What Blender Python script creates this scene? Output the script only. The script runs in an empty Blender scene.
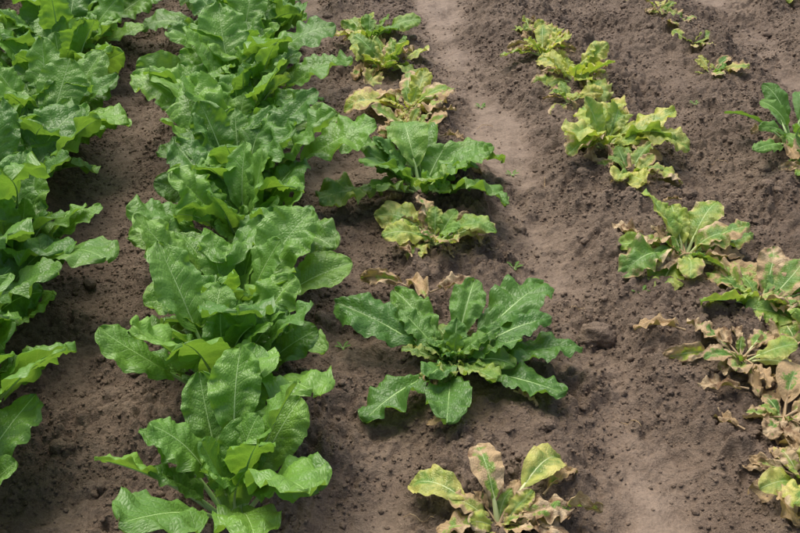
import bpy, math, random
import numpy as np
from mathutils import Vector
random.seed(4)
scene = bpy.context.scene
K = -0.1175                      # row direction dX/dY

# ------------------------------------------------------------------ noise
def _h(ix, iy, seed):
    n = (ix.astype(np.int64)*374761393 + iy.astype(np.int64)*668265263 + seed*982451653) & 0xffffffff
    n = ((n ^ (n >> 13))*1274126177) & 0xffffffff
    n = (n ^ (n >> 16)) & 0xffffff
    return n/float(0xffffff)
def vn(x, y, seed=0):
    x = np.asarray(x, float); y = np.asarray(y, float)
    ix = np.floor(x); iy = np.floor(y); fx = x-ix; fy = y-iy
    fx = fx*fx*fx*(fx*(fx*6-15)+10); fy = fy*fy*fy*(fy*(fy*6-15)+10)
    a = _h(ix, iy, seed); b = _h(ix+1, iy, seed); c = _h(ix, iy+1, seed); d = _h(ix+1, iy+1, seed)
    return ((a*(1-fx)+b*fx)*(1-fy)+(c*(1-fx)+d*fx)*fy)*2-1
def rn(x, y, f, seed):
    a = 0.6+seed*0.77
    return vn((x*math.cos(a)+y*math.sin(a))*f, (-x*math.sin(a)+y*math.cos(a))*f, seed)
def domes(x, y, f, seed):
    """crumb aggregates: overlapping rounded lumps of random size, 0..1"""
    x = x*f; y = y*f
    x2 = x+.3*vn(x*2.3, y*2.3, seed+50); y2 = y+.3*vn(x*2.3+9, y*2.3, seed+51)
    ix = np.floor(x2); iy = np.floor(y2); out = np.zeros_like(x2)
    for i in (-1, 0, 1):
        for j in (-1, 0, 1):
            cx = ix+i; cy = iy+j
            px = cx+_h(cx, cy, seed+1); py = cy+_h(cx, cy, seed+2); r = .30+.62*_h(cx, cy, seed+3)**1.3
            d2 = ((x2-px)**2+(y2-py)**2)/(r*r)
            out = np.maximum(out, np.sqrt(np.clip(1-d2, 0, 1))*r)
    return out
def gauss(c, m, s): return np.exp(-((c-m)/s)**2)
def smoothmask(x, y):
    c = x-K*y + 0.03*rn(x, y, 3.0, 31) + 0.025*rn(x, y, 9.0, 32)
    m = 1.0*gauss(c, 0.66, 0.085)+0.65*gauss(c, 0.13, 0.06)+0.9*gauss(c, 1.78, 0.10)+0.5*gauss(c, -0.47, 0.08)+0.2*gauss(c, 1.22, 0.06)
    m = m*(0.66+0.6*rn(x, y, 2.3, 33)+.28*rn(x, y, 14, 34))
    return np.clip(m*1.4-0.1, 0, 1)
def H(x, y, fine=1.0):
    x = np.asarray(x, float); y = np.asarray(y, float)
    c = x-K*y+.012*rn(x, y, 4, 91)
    sm = smoothmask(x, y)
    z = 0.018*rn(x, y, 1.3, 1)+0.016*rn(x, y, 4.0, 2)*(1-0.4*sm)
    for f in (0.66, 1.78): z = z-0.042*np.exp(-((c-f)/.14)**4)
    for f in (0.13, -0.47, 1.22): z = z-0.030*gauss(c, f, 0.13)
    if np.ndim(fine) == 0 and fine == 0: return z
    rough = (1-sm)
    b1 = 1-np.abs(rn(x, y, 13, 3)); b2 = 1-np.abs(rn(x, y, 27, 4)); b3 = 1-np.abs(rn(x, y, 52, 5))
    mod = np.clip(.7+.6*rn(x, y, 5, 18)+.25*rn(x, y, 13, 28), .2, 1.4)
    d1 = domes(x, y, 20, 61); d2 = domes(x, y, 44, 71); d3 = domes(x, y, 78, 81)
    z = z+fine*(rough*(0.026*(b1-0.5)*(0.5+0.5*rn(x, y, 5, 8))+0.010*(.55-b2)+.005*(b3-.5)+mod*(0.042*d1*np.clip(rn(x, y, 8, 88)*.9+.45, 0, 1)+0.027*d2*np.clip(rn(x, y, 17, 89)*.7+.6, 0, 1)+.013*d3))
                + sm*(0.014*rn(x, y, 8, 7)+0.006*rn(x, y, 22, 19)+0.0014*rn(x, y, 80, 9)+.003*d3*(rn(x, y, 15, 90) > .15)))
    return z

# ------------------------------------------------------------------ mesh helper
def mesh_np(name, V, F, attrs=None, smooth=True):
    me = bpy.data.meshes.new(name)
    V = np.asarray(V, np.float32)
    loops = np.concatenate([f.ravel() for f in F]).astype(np.int32)
    tot = np.concatenate([np.full(len(f), f.shape[1]) for f in F]).astype(np.int32)
    start = np.concatenate([[0], np.cumsum(tot)[:-1]]).astype(np.int32)
    me.vertices.add(len(V)); me.vertices.foreach_set("co", V.ravel())
    me.loops.add(len(loops)); me.loops.foreach_set("vertex_index", loops)
    me.polygons.add(len(tot)); me.polygons.foreach_set("loop_start", start)
    me.polygons.foreach_set("loop_total", tot)
    me.polygons.foreach_set("use_smooth", np.full(len(tot), smooth, bool))
    for k, a in (attrs or {}).items():
        a = np.asarray(a, np.float32)
        if a.ndim == 1:
            at = me.attributes.new(k, 'FLOAT', 'POINT'); at.data.foreach_set("value", a)
        else:
            at = me.attributes.new(k, 'FLOAT_VECTOR', 'POINT'); at.data.foreach_set("vector", a.ravel())
    me.update(calc_edges=True); me.validate()
    return me
def add_obj(name, me, mat, loc=(0, 0, 0)):
    ob = bpy.data.objects.new(name, me); ob.location = loc
    me.materials.append(mat); scene.collection.objects.link(ob); return ob

# ------------------------------------------------------------------ node helper
class NT:
    def __init__(s, name):
        s.m = bpy.data.materials.new(name); s.m.use_nodes = True
        s.t = s.m.node_tree; s.t.nodes.clear()
    def n(s, typ, **kw):
        nd = s.t.nodes.new(typ)
        for k, v in kw.items(): setattr(nd, k, v)
        return nd
    def put(s, inp, v):
        if hasattr(v, 'is_output'): s.t.links.new(v, inp)
        else: inp.default_value = v
    def math(s, op, a, b=0.0, clamp=False):
        nd = s.t.nodes.new('ShaderNodeMath'); nd.operation = op; nd.use_clamp = clamp
        s.put(nd.inputs[0], a); s.put(nd.inputs[1], b)
        return nd.outputs[0]
    def mix(s, f, a, b, blend='MIX'):
        nd = s.t.nodes.new('ShaderNodeMix'); nd.data_type = 'RGBA'; nd.blend_type = blend
        s.put(nd.inputs[0], f)
        s.put(nd.inputs[6], a if hasattr(a, 'is_output') else (*a, 1)); s.put(nd.inputs[7], b if hasattr(b, 'is_output') else (*b, 1))
        return nd.outputs[2]
    def ss(s, v, lo, hi):
        nd = s.t.nodes.new('ShaderNodeMapRange'); nd.interpolation_type = 'SMOOTHSTEP'
        s.put(nd.inputs[0], v); nd.inputs[1].default_value = lo; nd.inputs[2].default_value = hi
        return nd.outputs[0]
    def noise(s, vec, scale, detail=3, rough=.55):
        nd = s.t.nodes.new('ShaderNodeTexNoise'); s.t.links.new(vec, nd.inputs['Vector'])
        nd.inputs['Scale'].default_value = scale; nd.inputs['Detail'].default_value = detail; nd.inputs['Roughness'].default_value = rough
        return nd.outputs['Fac']

def leaf_material():
    N = NT('beet_leaf')
    tc = N.n('ShaderNodeNewGeometry').outputs['Position']
    uv = N.n('ShaderNodeAttribute', attribute_name='luv').outputs['Vector']
    lc = N.n('ShaderNodeAttribute', attribute_name='lcol').outputs['Vector']
    s1 = N.n('ShaderNodeSeparateXYZ'); N.t.links.new(uv, s1.inputs[0]); u, v, dist = s1.outputs
    s2 = N.n('ShaderNodeSeparateXYZ'); N.t.links.new(lc, s2.inputs[0]); yel, brn, rnd = s2.outputs
    kind = N.n('ShaderNodeAttribute', attribute_name='lkind').outputs['Fac']
    av = N.math('ABSOLUTE', v)
    n2 = N.noise(tc, 38, 3, .6); n1 = N.noise(tc, 9, 1)
    side = N.math('MULTIPLY', N.math('SIGN', v), 0.25)
    ph = N.math('ADD', N.math('MULTIPLY', N.math('SUBTRACT', u, N.math('MULTIPLY', N.math('POWER', av, 0.8), 0.24)), 8.0), side)
    ph = N.math('ADD', ph, N.math('MULTIPLY', N.math('SUBTRACT', n2, .5), .3))
    fr = N.math('ABSOLUTE', N.math('SUBTRACT', N.math('FRACT', N.math('ADD', ph, 10.0)), .5))
    vd = N.math('SUBTRACT', 0.5, fr)
    lat = N.math('SUBTRACT', 1.0, N.ss(N.math('ADD', vd, N.math('MULTIPLY', av, 0.03)), 0.01, 0.075))
    lat = N.math('MULTIPLY', lat, N.math('SUBTRACT', 1.0, N.math('MULTIPLY', av, .85)))
    mid = N.math('SUBTRACT', 1.0, N.ss(dist, 0.0005, 0.0030))
    mp = N.n('ShaderNodeMapping'); mp.inputs['Scale'].default_value = (19, 9, 0); N.t.links.new(uv, mp.inputs['Vector'])
    vor = N.n('ShaderNodeTexVoronoi', feature='DISTANCE_TO_EDGE', voronoi_dimensions='2D'); N.t.links.new(mp.outputs[0], vor.inputs['Vector']); vor.inputs['Scale'].default_value = 1.0
    vdist = vor.outputs['Distance']
    ret = N.math('SUBTRACT', 1.0, N.ss(vdist, 0.0, 0.14))
    g = N.mix(rnd, (.074, .195, .032), (.225, .430, .066))
    g = N.mix(N.math('MULTIPLY', N.ss(n1, .3, .7), .35), g, (.125, .290, .068))
    g = N.mix(N.math('MULTIPLY', ret, .12), g, (.26, .44, .12))
    yv = N.math('MULTIPLY', yel, N.math('ADD', N.math('ADD', N.math('MULTIPLY', av, .75), N.math('MULTIPLY', N.math('SUBTRACT', n2, .5), 2.2)), .55))
    yf = N.ss(yv, 0.08, 0.95)
    yc = N.mix(N.ss(n1, .35, .65), (.50, .57, .10), (.72, .67, .20))
    col = N.mix(yf, g, yc)
    vein = N.math('MAXIMUM', N.math('MULTIPLY', lat, .28), N.math('MULTIPLY', mid, .6))
    col = N.mix(vein, col, N.mix(yf, (.32, .50, .16), (.62, .66, .27)))
    bv = N.math('MULTIPLY', brn, N.math('ADD', N.math('ADD', N.math('MULTIPLY', N.math('POWER', av, 2.0), .75), N.math('MULTIPLY', u, .35)), N.math('MULTIPLY', N.math('SUBTRACT', n2, .38), 2.3)))
    bv = N.math('ADD', bv, N.math('MULTIPLY', N.math('GREATER_THAN', brn, 1.45), .6))
    bf = N.ss(bv, .32, .54)
    bc = N.mix(N.ss(n2, .35, .65), (.18, .10, .045), (.62, .48, .29))
    bc = N.mix(N.ss(n1, .4, .6), bc, (.46, .32, .165))
    col = N.mix(bf, col, bc)
    pc = N.mix(N.ss(yel, 0, .7), (.40, .58, .22), (.56, .61, .28))
    pc = N.mix(N.ss(brn, .75, 1.0), pc, (.38, .27, .15))
    col = N.mix(kind, col, pc)
    hh = N.math('ADD', N.math('MULTIPLY', N.math('POWER', vdist, .6), .7), N.math('MULTIPLY', n2, 1.0))
    hh = N.math('SUBTRACT', hh, N.math('MULTIPLY', lat, .7))
    hh = N.math('MULTIPLY', hh, N.math('SUBTRACT', 1.0, kind))
    bp = N.n('ShaderNodeBump'); bp.inputs['Strength'].default_value = .6; bp.inputs['Distance'].default_value = .003; N.t.links.new(hh, bp.inputs['Height'])
    P = N.n('ShaderNodeBsdfPrincipled'); N.put(P.inputs['Base Color'], col)
    N.put(P.inputs['Roughness'], N.math('ADD', N.math('MULTIPLY', bf, .35), N.math('ADD', .25, N.math('MULTIPLY', n2, .18))))
    P.inputs['Specular IOR Level'].default_value = .5
    N.t.links.new(bp.outputs[0], P.inputs['Normal'])
    T = N.n('ShaderNodeBsdfTranslucent')
    tb = N.mix(.35, N.mix(1.0, col, (1.4, 1.35, .6), 'MULTIPLY'), (.36, .58, .06)); N.put(T.inputs['Color'], tb)
    M = N.n('ShaderNodeMixShader'); N.put(M.inputs[0], N.math('MULTIPLY', N.math('MULTIPLY', N.math('SUBTRACT', 1.0, kind), .32), N.math('SUBTRACT', 1.0, N.math('MULTIPLY', bf, .7))))
    N.t.links.new(P.outputs[0], M.inputs[1]); N.t.links.new(T.outputs[0], M.inputs[2])
    o = N.n('ShaderNodeOutputMaterial'); N.t.links.new(M.outputs[0], o.inputs[0])
    return N.m

def soil_material(name, clod=False):
    N = NT(name)
    tc = N.n('ShaderNodeNewGeometry').outputs['Position']
    n1 = N.noise(tc, 3, 2); n2 = N.noise(tc, 26, 4, .65); n3 = N.noise(tc, 170, 4, .7)
    k = 1.1 if clod else 1.0
    C = lambda r, g, b: (r*k, g*k, b*k)
    col = N.mix(N.ss(n2, .3, .7), C(.156, .108, .072), C(.238, .173, .120))
    col = N.mix(N.math('MULTIPLY', N.ss(n1, .4, .65), .6), col, C(.128, .086, .057))
    if not clod:
        sm = N.n('ShaderNodeAttribute', attribute_name='smoothness').outputs['Fac']
        col = N.mix(N.math('MULTIPLY', N.math('MULTIPLY', sm, N.ss(n2, .2, .6)), .55), col, (.268, .200, .145))
    col = N.mix(N.math('MULTIPLY', N.ss(n3, .5, .72), .4), col, C(.36, .27, .20))
    col = N.mix(N.math('MULTIPLY', N.ss(n3, .5, .28), .55), col, C(.075, .051, .035))
    hh = N.math('ADD', N.math('MULTIPLY', n3, 1.2), N.math('MULTIPLY', n2, 1.4))
    bp = N.n('ShaderNodeBump'); bp.inputs['Distance'].default_value = .008; N.t.links.new(hh, bp.inputs['Height'])
    if clod: bp.inputs['Strength'].default_value = .9
    else: N.put(bp.inputs['Strength'], N.math('SUBTRACT', 1.0, N.math('MULTIPLY', sm, .45)))
    P = N.n('ShaderNodeBsdfPrincipled'); N.put(P.inputs['Base Color'], col); P.inputs['Roughness'].default_value = .56; P.inputs['Specular IOR Level'].default_value = .4
    N.t.links.new(bp.outputs[0], P.inputs['Normal'])
    o = N.n('ShaderNodeOutputMaterial'); N.t.links.new(P.outputs[0], o.inputs[0])
    return N.m
M_LEAF = leaf_material(); M_SOIL = soil_material('tilled_soil'); M_CLOD = soil_material('soil_crumbs', True)

# ------------------------------------------------------------------ ground
def axis(lo, hi, step, far0, far1):
    mid = np.arange(lo, hi, step); a = []; s = step; p = lo
    while p > far0: s *= 1.16; p -= s; a.append(p)
    b = []; s = step; p = mid[-1]
    while p < far1: s *= 1.16; p += s; b.append(p)
    return np.array(a[::-1]+list(mid)+b)
xs = axis(-1.75, 2.0, .0042, -150, 150); ys = axis(1.25, 4.6, .0045, -30, 300)
X, Y = np.meshgrid(xs, ys)
fx = np.clip(1-np.maximum(np.maximum(-1.9-X, X-2.2), np.maximum(1.1-Y, Y-4.8))/1.2, 0, 1)
Z = H(X, Y, fx)
nx, ny = len(xs), len(ys)
idx = np.arange(nx*ny).reshape(ny, nx)
F = np.stack([idx[:-1, :-1], idx[:-1, 1:], idx[1:, 1:], idx[1:, :-1]], -1).reshape(-1, 4)
me = mesh_np('field_soil', np.stack([X, Y, Z], -1).reshape(-1, 3), [F], {'smoothness': smoothmask(X, Y).ravel()})
add_obj('ground', me, M_SOIL)

# ------------------------------------------------------------------ clods
import bmesh
def ico(sub):
    bm = bmesh.new(); bmesh.ops.create_icosphere(bm, subdivisions=sub, radius=1)
    v = np.array([p.co[:] for p in bm.verts]); f = np.array([[q.index for q in p.verts] for p in bm.faces]); bm.free(); return v, f
def clods(n, sub, smin, smax, power, seed, thr, sig=.24):
    R = np.random.RandomState(seed); v0, f0 = ico(sub)
    px = R.uniform(-1.75, 2.0, n*4); py = R.uniform(1.25, 4.6, n*4)
    keep = (R.rand(n*4) < (1-smoothmask(px, py))**1.5*(0.25+0.75*(rn(px, py, 7, 44)+.5*rn(px, py, 19, 45) > thr))+0.03)
    px = px[keep][:n]; py = py[keep][:n]; n = len(px)
    s = smin+(smax-smin)*R.rand(n)**power
    pz = H(px, py)+s*0.1
    nvar = 24; vs = []
    for k in range(nvar):
        d = 1+sig*R.randn(len(v0), 1)
        w = v0*np.clip(d, .6, 1.4)*np.array([[1, R.uniform(.65, 1), R.uniform(.5, .8)]])
        vs.append(w)
    vs = np.array(vs); vi = R.randint(0, nvar, n); P = vs[vi]
    a = R.uniform(0, 6.28, n); ca, sa = np.cos(a)[:, None], np.sin(a)[:, None]
    x = P[:, :, 0]*ca-P[:, :, 1]*sa; y = P[:, :, 0]*sa+P[:, :, 1]*ca; z = P[:, :, 2]
    V = np.stack([x*s[:, None]+px[:, None], y*s[:, None]+py[:, None], z*s[:, None]+pz[:, None]], -1).reshape(-1, 3)
    Fc = (f0[None]+(np.arange(n)*len(v0))[:, None, None]).reshape(-1, 3)
    return V, Fc
Vs, Fs, off = [], [], 0
for args in [(80000, 1, .0018, .0054, 1.5, 1, -.15), (4500, 2, .0045, .010, 1.8, 2, .0, .17), (300, 3, .009, .022, 1.8, 3, 0.1, .09)]:
    V, Fc = clods(*args); Vs.append(V); Fs.append(Fc+off); off += len(V)
add_obj('soil_clods', mesh_np('soil_clods', np.concatenate(Vs), [np.concatenate(Fs)], smooth=True), M_CLOD)

def big_clod(x, y, s, seed):
    v, f = ico(4)
    d = 1+.22*rn(v[:, 0]+v[:, 2]*.7, v[:, 1]-v[:, 2]*.5, 2.0, seed)+.12*rn(v[:, 0]-v[:, 2], v[:, 1]+v[:, 2], 4.5, seed+1)+.05*rn(v[:, 0]+v[:, 2], v[:, 1]+v[:, 2]*2, 10, seed+2)
    V = v*d[:, None]*np.array([[1, .8, .65]])*s
    add_obj('soil_lump', mesh_np('soil_lump', V, [f]), M_CLOD, (x, y, float(H(x, y))+s*.15))
big_clod(.455, 2.085, .042, 5); big_clod(.80, 2.70, .022, 9); big_clod(.30, 1.72, .016, 15)

# ------------------------------------------------------------------ leaves
class Buf:
    def __init__(s): s.V = []; s.F = []; s.uv = []; s.c = []; s.k = []; s.n = 0
    def add(s, V, F, uv, c, k):
        s.V.append(V); s.F.append(F+s.n); s.uv.append(uv); s.c.append(np.tile(c, (len(V), 1))); s.k.append(np.full(len(V), k)); s.n += len(V)
    def obj(s, name, loc):
        me = mesh_np(name, np.concatenate(s.V), [np.concatenate(s.F)], {'luv': np.concatenate(s.uv), 'lcol': np.concatenate(s.c), 'lkind': np.concatenate(s.k)})
        return add_obj(name, me, M_LEAF, loc)
def leaf(B, R, az, el, pet, bl, bw, pb=.3, bb=.8, roll=0., ruf=1., fold=.25, yel=.05, brn=0., rnd=.5, base=(0, 0, 0), sway=0., narrow=0., prad=.0045, nu=36, nv=15):
    npet = 7
    t = np.concatenate([np.linspace(0, 1, npet)*pet, pet+(1-(1-np.linspace(0, 1, nu+1)[1:])**1.25)*bl])
    tt = t/t[-1]
    E = el-pb*np.clip(t/max(pet, 1e-4), 0, 1)-bb*np.clip((t-pet)/bl, 0, 1)**1.2
    A = az+sway*tt**1.5
    T = np.stack([np.cos(E)*np.cos(A), np.cos(E)*np.sin(A), np.sin(E)], -1)
    Nn = np.stack([-np.sin(E)*np.cos(A), -np.sin(E)*np.sin(A), np.cos(E)], -1)
    S = np.cross(T, Nn)
    r = roll*tt
    S2 = S*np.cos(r)[:, None]+Nn*np.sin(r)[:, None]; N2 = -S*np.sin(r)[:, None]+Nn*np.cos(r)[:, None]
    C = np.zeros((len(t), 3)); C[1:] = np.cumsum((T[1:]+T[:-1])*.5*np.diff(t)[:, None], 0); C += np.array(base)
    u = (t[npet-1:]-pet)/bl; v = np.linspace(-1, 1, nv); U, Vv = np.meshgrid(u, v, indexing='ij'); av = np.abs(Vv)
    p1 = .58+.35*narrow; p2 = .42
    uc = np.clip(u, 0, 1)
    w = (uc+.004)**p1*(1-uc+.0003)**p2*(1+.25*np.sin(np.pi*uc*1.0+.4)); w = w/w.max()*bw*.5
    sd = R.randint(1000)
    sgf = (Vv > 0)
    wl = w[:, None]*(1+.06*vn(U*5+sd, sgf*9.3+sd, sd)+.025*vn(U*19+sd, sgf*5.1, sd+1))
    fr = R.uniform(2.2, 4.2, 2); phs = R.uniform(0, 6.28, 4); sg = sgf.astype(int)
    f1 = fr[sg]; ph1 = phs[sg]; ph2 = phs[sg+2]
    env = np.clip(U*5+.35, 0, 1)*np.clip((1-U)*3+.1, 0, 1)
    am = .6+.4*vn(U*2.2+sd, sgf*3.3+sd, sd+9)
    ruff = ruf*bw*(.108*av**1.6*am*np.sin(2*np.pi*f1*U+ph1+1.2*vn(U*3+sd, Vv, sd+3))+.024*av**2.5*np.sin(2*np.pi*f1*2.5*U+ph2))*env
    latp = np.abs(np.sin(np.pi*((U-.24*av**.8)*8+.25*np.sign(Vv))))
    puck = bw*.036*latp*np.sin(np.pi*np.clip(av*1.05, 0, 1))*min(ruf, 1.6)+bw*.08*ruf*vn(U*5+sd, Vv*2.4+sd, sd+5)*np.clip(av*3, 0, 1)
    fo = fold*(1-.8*U)
    lat = Vv*wl*np.cos(fo)*(1-.04*ruf*av*np.abs(np.cos(2*np.pi*f1*U+ph1)))
    up = av*wl*np.sin(fo)+ruff+puck - .22*bw*av**2*max(0, .25-fold)
    tan = -.26*bw*av**1.5*(1-U)**3*(1-narrow)
    Cb = C[npet-1:]; P = Cb[:, None]+S2[npet-1:, None]*lat[..., None]+N2[npet-1:, None]*up[..., None]+T[npet-1:, None]*tan[..., None]
    idx = np.arange((nu+1)*nv).reshape(nu+1, nv)
    F = np.stack([idx[:-1, :-1], idx[:-1, 1:], idx[1:, 1:], idx[1:, :-1]], -1).reshape(-1, 4)
    uvd = np.stack([U, Vv, np.abs(lat)+.0018*U], -1).reshape(-1, 3)
    c = np.array([yel, brn, rnd])
    B.add(P.reshape(-1, 3), F, uvd, c, 0.)
    rad = np.where(t < pet, prad*(1.25-.55*t/max(pet, 1e-4)), prad*.5*(1-.85*np.clip((t-pet)/bl, 0, 1)))
    ang = np.linspace(0, 2*np.pi, 7)[:-1]
    offn = -np.where(t < pet, 0, rad*.72)
    Pt = C[:, None]+S2[:, None]*(np.cos(ang)[None, :, None]*rad[:, None, None]*1.15)+N2[:, None]*((np.sin(ang)[None, :]*rad[:, None]+offn[:, None])[..., None])
    m = len(t); id2 = np.arange(m*6).reshape(m, 6); nx_ = np.roll(id2, -1, 1)
    F2 = np.stack([id2[:-1], nx_[:-1], nx_[1:], id2[1:]], -1).reshape(-1, 4)
    B.add(Pt.reshape(-1, 3), F2, np.tile([.5, 0., 0.], (m*6, 1)), c, 1.)

D = math.radians
def plant(x, y, n, size=1., elo=35, ehi=80, yel=.05, brn=0., seed=0, name='sugar_beet_plant', ruf=1., wide=.74, petf=.75, az0=None, rnd=(.25, .9), extra=(), droop=.8, rmin=.6, zoff=0., dead=0):
    R = np.random.RandomState(seed+100); B = Buf()
    a0 = R.uniform(0, 6.28) if az0 is None else D(az0)
    for i in range(n):
        f = (i+.5)/n
        az = a0+i*2.39996+R.normal(0, .2)
        el = D(elo+(ehi-elo)*f**.8+R.normal(0, 6))
        bl = size*.20*(1-.42*f**2)*R.uniform(rmin, 1.1)
        pet = bl*petf*R.uniform(.75, 1.2)*(1-.2*f)
        yy = float(np.clip(yel*(1.25-.6*f)+R.normal(0, .16)*min(1, yel*3), 0, 1.3)); bb = float(np.clip(brn*(1.4-.9*f)+R.normal(0, .25)*min(1, brn*2.5), 0, 1.4))
        leaf(B, R, az, el, pet, bl, bl*wide*R.uniform(.88, 1.15), pb=R.uniform(.05, .35), bb=droop*R.uniform(.1, 1.6), roll=R.normal(0, .4), ruf=ruf*R.uniform(.6, 1.5), fold=R.uniform(.0, .5),
             yel=yy, brn=bb, rnd=R.uniform(*rnd), base=(.012*math.cos(az)*size, .012*math.sin(az)*size, 0), sway=R.normal(0, .35), prad=.0050*size**.7)
    for e in extra:
        e = dict(e); e['az'] = D(e['az']); e['el'] = D(e['el'])
        leaf(B, R, **e)
    for i in range(dead):       # withered outer leaves lying on the soil
        s = size*R.uniform(.10, .15)
        leaf(B, R, R.uniform(0, 6.28), D(R.uniform(14, 28)), s*.7, s, s*.5, pb=.25, bb=.5, ruf=2.4, fold=R.uniform(.5, 1.1), yel=.9, brn=R.choice([1.1, 1.5, 1.6]), rnd=.5, base=(0, 0, .014), roll=R.normal(0, .7), sway=R.normal(0, .9), prad=.002)
    return B.obj(name, (x, y, float(H(x, y, 0))+.004+zoff))

# healthy rows ------------------------------------------------------
H_ = dict(rnd=(.1, 1.), ruf=1.1, rmin=.62, petf=1.05, droop=.6, wide=.76)
plant(-.300, 1.45, 21, .86, 52, 88, .06, 0, 1, rnd=(.3, 1.), ruf=1.05, rmin=.62, petf=1.3, droop=.6, wide=.74)
plant(-.360, 1.81, 26, .90, 46, 86, .05, 0, 27, rnd=(.2, 1.), ruf=1.05, rmin=.62, petf=1.1, droop=.6, wide=.76)
sd = 30
for r, y0, dy in ((-1.27, 1.9, .31), (-.695, 1.40, .27), (-.135, 2.08, .275)):
    y = y0
    while y < 6.6:
        sd += 1
        nl = 26 if y < 4.9 else 12
        plant(r+K*y+random.uniform(-.03, .03), y+random.uniform(-.03, .03), nl, random.uniform(.84, 1.03), 42, 84, random.uniform(.03, .1), 0, sd, **H_)
        y += dy
# affected rows -----------------------------------------------------
YN = 'yellowing_sugar_beet_plant'
Y_ = dict(wide=.70, petf=.6, ruf=1.15, name=YN, rmin=.5, droop=1.0, dead=5)
plant(-.045, 3.62, 20, .66, 22, 80, .50, .25, 201, **Y_)
plant(-.115, 3.92, 14, .58, 25, 75, .42, .2, 202, **Y_)
plant(.03, 3.26, 15, .66, 15, 70, .70, .55, 203, **Y_)
plant(.035, 3.07, 12, .56, 15, 70, .72, .7, 204, **Y_)
plant(.060, 2.72, 24, .88, 20, 74, .14, .0, 205, rnd=(.1, .7), petf=.7, ruf=1.25, dead=2)
plant(.090, 2.44, 15, .60, 22, 80, .48, .32, 206, **Y_)
ex = []
for az, bl, pet, el, y_ in ((163, .185, .125, 36, .05), (40, .21, .13, 34, .05), (2, .18, .11, 26, .05), (-38, .17, .10, 26, .1), (-92, .16, .09, 30, .1), (-142, .17, .10, 22, .05), (20, .15, .10, 42, .1), (120, .14, .10, 40, .1), (72, .13, .1, 48, .1), (-65, .12, .06, 45, .35), (-10, .12, .06, 52, .1), (150, .12, .06, 50, .1), (-120, .12, .05, 50, .1)):
    ex.append(dict(az=az+random.uniform(-6, 6), el=el, pet=pet, bl=bl, bw=bl*.62, pb=.25, bb=random.uniform(.25, .65), roll=random.uniform(-.35, .35), ruf=1.5, fold=.2, yel=y_, rnd=random.uniform(.0, .5), sway=random.uniform(-.3, .3)))
plant(.115, 1.925, 34, .50, 35, 88, .28, .05, 207, extra=ex, ruf=1.9, rnd=(.0, .5), wide=.6, petf=.6, dead=8)
plant(.180, 1.455, 12, .46, 20, 72, .7, .7, 208, wide=.7, petf=.5, ruf=1.5, name=YN, rmin=.5, dead=6, extra=[
    dict(az=150, el=38, pet=.10, bl=.11, bw=.07, bb=1.4, yel=.60, brn=.25, fold=.3, roll=.3), dict(az=50, el=42, pet=.11, bl=.12, bw=.07, bb=1.5, yel=.7, brn=.2, fold=.3, roll=-.4),
    dict(az=105, el=66, pet=.07, bl=.11, bw=.065, bb=1.2, yel=.5, brn=.8, fold=.4), dict(az=10, el=38, pet=.06, bl=.09, bw=.06, bb=.9, yel=.6, brn=1.1, ruf=1.8), dict(az=-10, el=30, pet=.06, bl=.08, bw=.05, bb=.9, yel=.6, brn=1.5, ruf=1.8)])
plant(.484, 3.93, 7, .44, 25, 70, .7, .3, 209, **Y_)
plant(.50, 3.68, 14, .54, 20, 72, .72, .28, 210, **Y_)
plant(.585, 3.45, 15, .62, 20, 70, .70, .26, 211, **Y_)
plant(.54, 3.27, 9, .38, 20, 70, .6, .25, 212, **Y_)
plant(.610, 2.97, 22, .76, 20, 78, .60, .25, 213, **Y_)
plant(.650, 2.78, 11, .46, 20, 75, .60, .3, 219, **Y_)
G_ = dict(wide=.70, petf=.65, ruf=1.2, rnd=(.2, .9), name=YN, rmin=.5, droop=1.2, dead=6)
plant(.720, 2.38, 18, .72, 16, 72, .46, .42, 214, **G_)
plant(.855, 2.17, 20, .74, 18, 74, .46, .38, 215, **G_)
plant(.985, 2.08, 14, .62, 18, 74, .42, .38, 220, **G_)
Y_['dead'] = 7
plant(.745, 1.93, 11, .50, 15, 66, .60, .8, 216, **Y_)
plant(.790, 1.755, 12, .52, 15, 66, .62, .8, 217, **Y_)
plant(.775, 1.575, 14, .62, 20, 66, .75, .6, 218, **Y_)
Y_['dead'] = 2
for i, (x, y) in enumerate(((.993, 4.10), (1.02, 3.93), (1.039, 3.75), (1.060, 3.53), (.97, 4.35))):
    plant(x, y, 8, .36, 20, 75, .65, .4, 230+i, **Y_)
plant(1.165, 2.96, 13, .76, 25, 80, .10, 0, 240, wide=.45, rnd=(.1, .7), petf=.8, dead=3)
plant(1.17, 2.80, 8, .48, 25, 70, .3, .1, 241, **Y_)
for i in range(9):
    y = 4.5+i*.3
    for r, q in ((.37, .5), (.96, .5), (1.5, .33), (2.05, .45)):
        plant(r+K*y+random.uniform(-.03, .03), y, 9, q, 20, 70, .55, .2, 300+i*5+int(r*2), **Y_)
for i in range(8):
    y = 1.7+i*.38
    plant(2.05+K*y, y, 9, .45, 20, 70, .5, .2, 400+i, **Y_)

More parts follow.
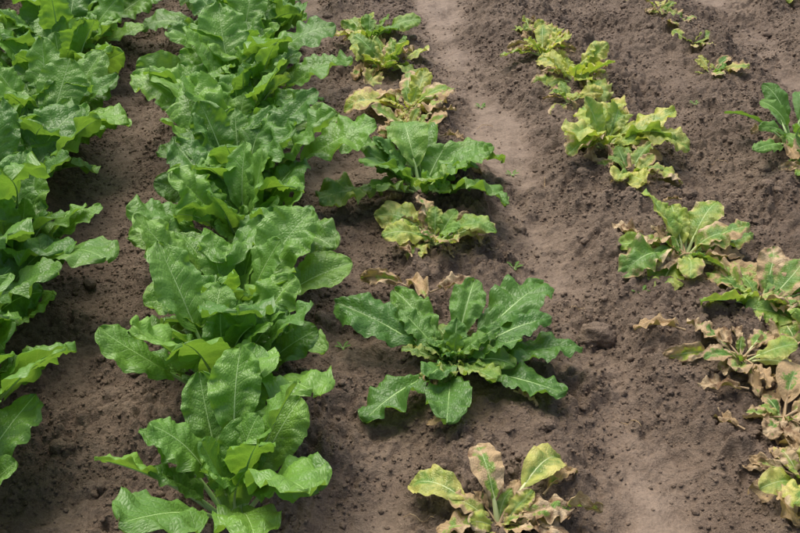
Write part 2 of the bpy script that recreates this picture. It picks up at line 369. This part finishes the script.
# litter ------------------------------------------------------------
def dead_leaf(x, y, s, az, seed, yel=.8, brn=1.5, z=.014):
    R = np.random.RandomState(seed); B = Buf()
    leaf(B, R, az, .2, s*.3, s, s*.5, pb=.1, bb=.5, ruf=2.6, fold=.8, yel=yel, brn=brn, rnd=.5, prad=.002, roll=R.normal(0, .8), sway=R.normal(0, .8))
    B.obj('dead_leaf', (x, y, float(H(x, y))+z))
for a in ((-.055, 2.63, .07, 1., 1), (.135, 2.34, .05, 2., 2), (.02, 2.22, .10, 2.6, 3, .7, 1.1), (.07, 2.18, .10, .4, 4), (.00, 2.14, .10, 3.6, 5), (.06, 2.12, .10, 1.6, 25, .8, 1.1), (.64, 2.02, .09, 2.8, 6), (.70, 1.96, .10, 3.4, 7, .9, .8),
          (.72, 1.55, .09, 4.4, 8), (.80, 1.96, .10, .2, 9, .9, .9), (.03, 2.32, .06, 1.8, 10), (.25, 1.48, .10, .2, 11, .7, 1.2), (.0, 2.9, .05, 3, 12), (.76, 2.62, .04, 3, 13), (.58, 2.75, .035, 1, 14), (.70, 1.72, .07, 2.5, 15),
          (.64, 2.44, .09, 2.8, 16), (.12, 3.0, .06, .3, 17), (.0, 3.1, .06, 3.3, 18), (.27, 1.53, .08, .9, 19, .8, 1.1), (.83, 1.66, .08, .9, 20), (.73, 1.82, .08, 3.0, 21), (-.02, 3.0, .08, 2.6, 22), (.10, 3.14, .07, .6, 23), (.16, 2.46, .06, 5.6, 24), (.1, 1.78, .06, 4.6, 26), (.24, 1.83, .05, 5.6, 27)):
    dead_leaf(*a)
def seedling(x, y, s, seed):
    R = np.random.RandomState(seed); B = Buf()
    for i in range(5): leaf(B, R, i*2.4, .7, s*.4, s, s*.45, pb=.1, bb=.5, yel=.1, rnd=.4, ruf=.5, prad=.0008, nu=8, nv=5)
    B.obj('weed_seedling', (x, y, float(H(x, y))))
for i, (x, y) in enumerate(((.33, 2.90), (.58, 2.22), (.29, 2.38), (-.13, 2.03), (.95, 3.3), (.27, 3.4))): seedling(x, y, random.uniform(.012, .02), i)
def straw(x, y, L, az, seed):
    R = np.random.RandomState(seed); n = 10; B = Buf(); t = np.linspace(0, 1, n); a = az+R.uniform(-1, 1)*t*1.2
    px = x+np.cumsum(np.cos(a))*L/n; py = y+np.cumsum(np.sin(a))*L/n; pz = H(px, py)+.004+.006*np.sin(t*3.1)
    ang = np.linspace(0, 2*np.pi, 6)[:-1]; r = .0009
    V = np.stack([px[:, None]-np.sin(a)[:, None]*np.cos(ang)*r, py[:, None]+np.cos(a)[:, None]*np.cos(ang)*r, pz[:, None]+np.sin(ang)[None]*r], -1).reshape(-1, 3)
    id2 = np.arange(n*5).reshape(n, 5); nx_ = np.roll(id2, -1, 1)
    B.add(V, np.stack([id2[:-1], nx_[:-1], nx_[1:], id2[1:]], -1).reshape(-1, 4), np.tile([.5, .9, .1], (n*5, 1)), np.array([.9, 1.3, .5]), 0.)
    B.obj('dry_stalk', (0, 0, 0))
for i, a in enumerate(((.0, 1.51, .07, -.5), (.41, 2.75, .06, 1.6), (.56, 2.45, .07, -.9), (.22, 2.5, .05, .6), (.5, 1.75, .05, 2.), (.9, 2.9, .06, .3), (.45, 2.2, .04, 2.4), (.85, 3.3, .06, 1.1), (.3, 3.2, .06, 2.9))): straw(*a, i)

# ------------------------------------------------------------------ light, sky, camera
w = bpy.data.worlds.new('World'); scene.world = w; w.use_nodes = True
nt = w.node_tree; bg = nt.nodes['Background']
sky = nt.nodes.new('ShaderNodeTexSky'); sky.sky_type = 'NISHITA'; sky.sun_disc = False
SE, SA = D(63), D(-32)
sky.sun_elevation = SE; sky.sun_rotation = SA; sky.air_density = 1.0; sky.dust_density = 5.0; sky.ozone_density = .4
nt.links.new(sky.outputs[0], bg.inputs[0]); bg.inputs[1].default_value = .15
L = bpy.data.lights.new('sun', 'SUN'); L.energy = 3.2; L.angle = D(52); L.color = (1, .965, .89)
lo = bpy.data.objects.new('sun', L); scene.collection.objects.link(lo)
dv = Vector((math.sin(SA)*math.cos(SE), math.cos(SA)*math.cos(SE), math.sin(SE)))
lo.rotation_euler = dv.to_track_quat('Z', 'Y').to_euler()
cam = bpy.data.cameras.new('camera'); cam.lens = 50; cam.sensor_width = 36; cam.clip_end = 1000; cam.clip_start = .05
co = bpy.data.objects.new('camera', cam); co.location = (0, 0, 1.5); co.rotation_euler = (D(90-32.66), 0, 0)
scene.collection.objects.link(co); scene.camera = co
scene.view_settings.view_transform = 'Standard'; scene.view_settings.look = 'None'; scene.view_settings.exposure = 0
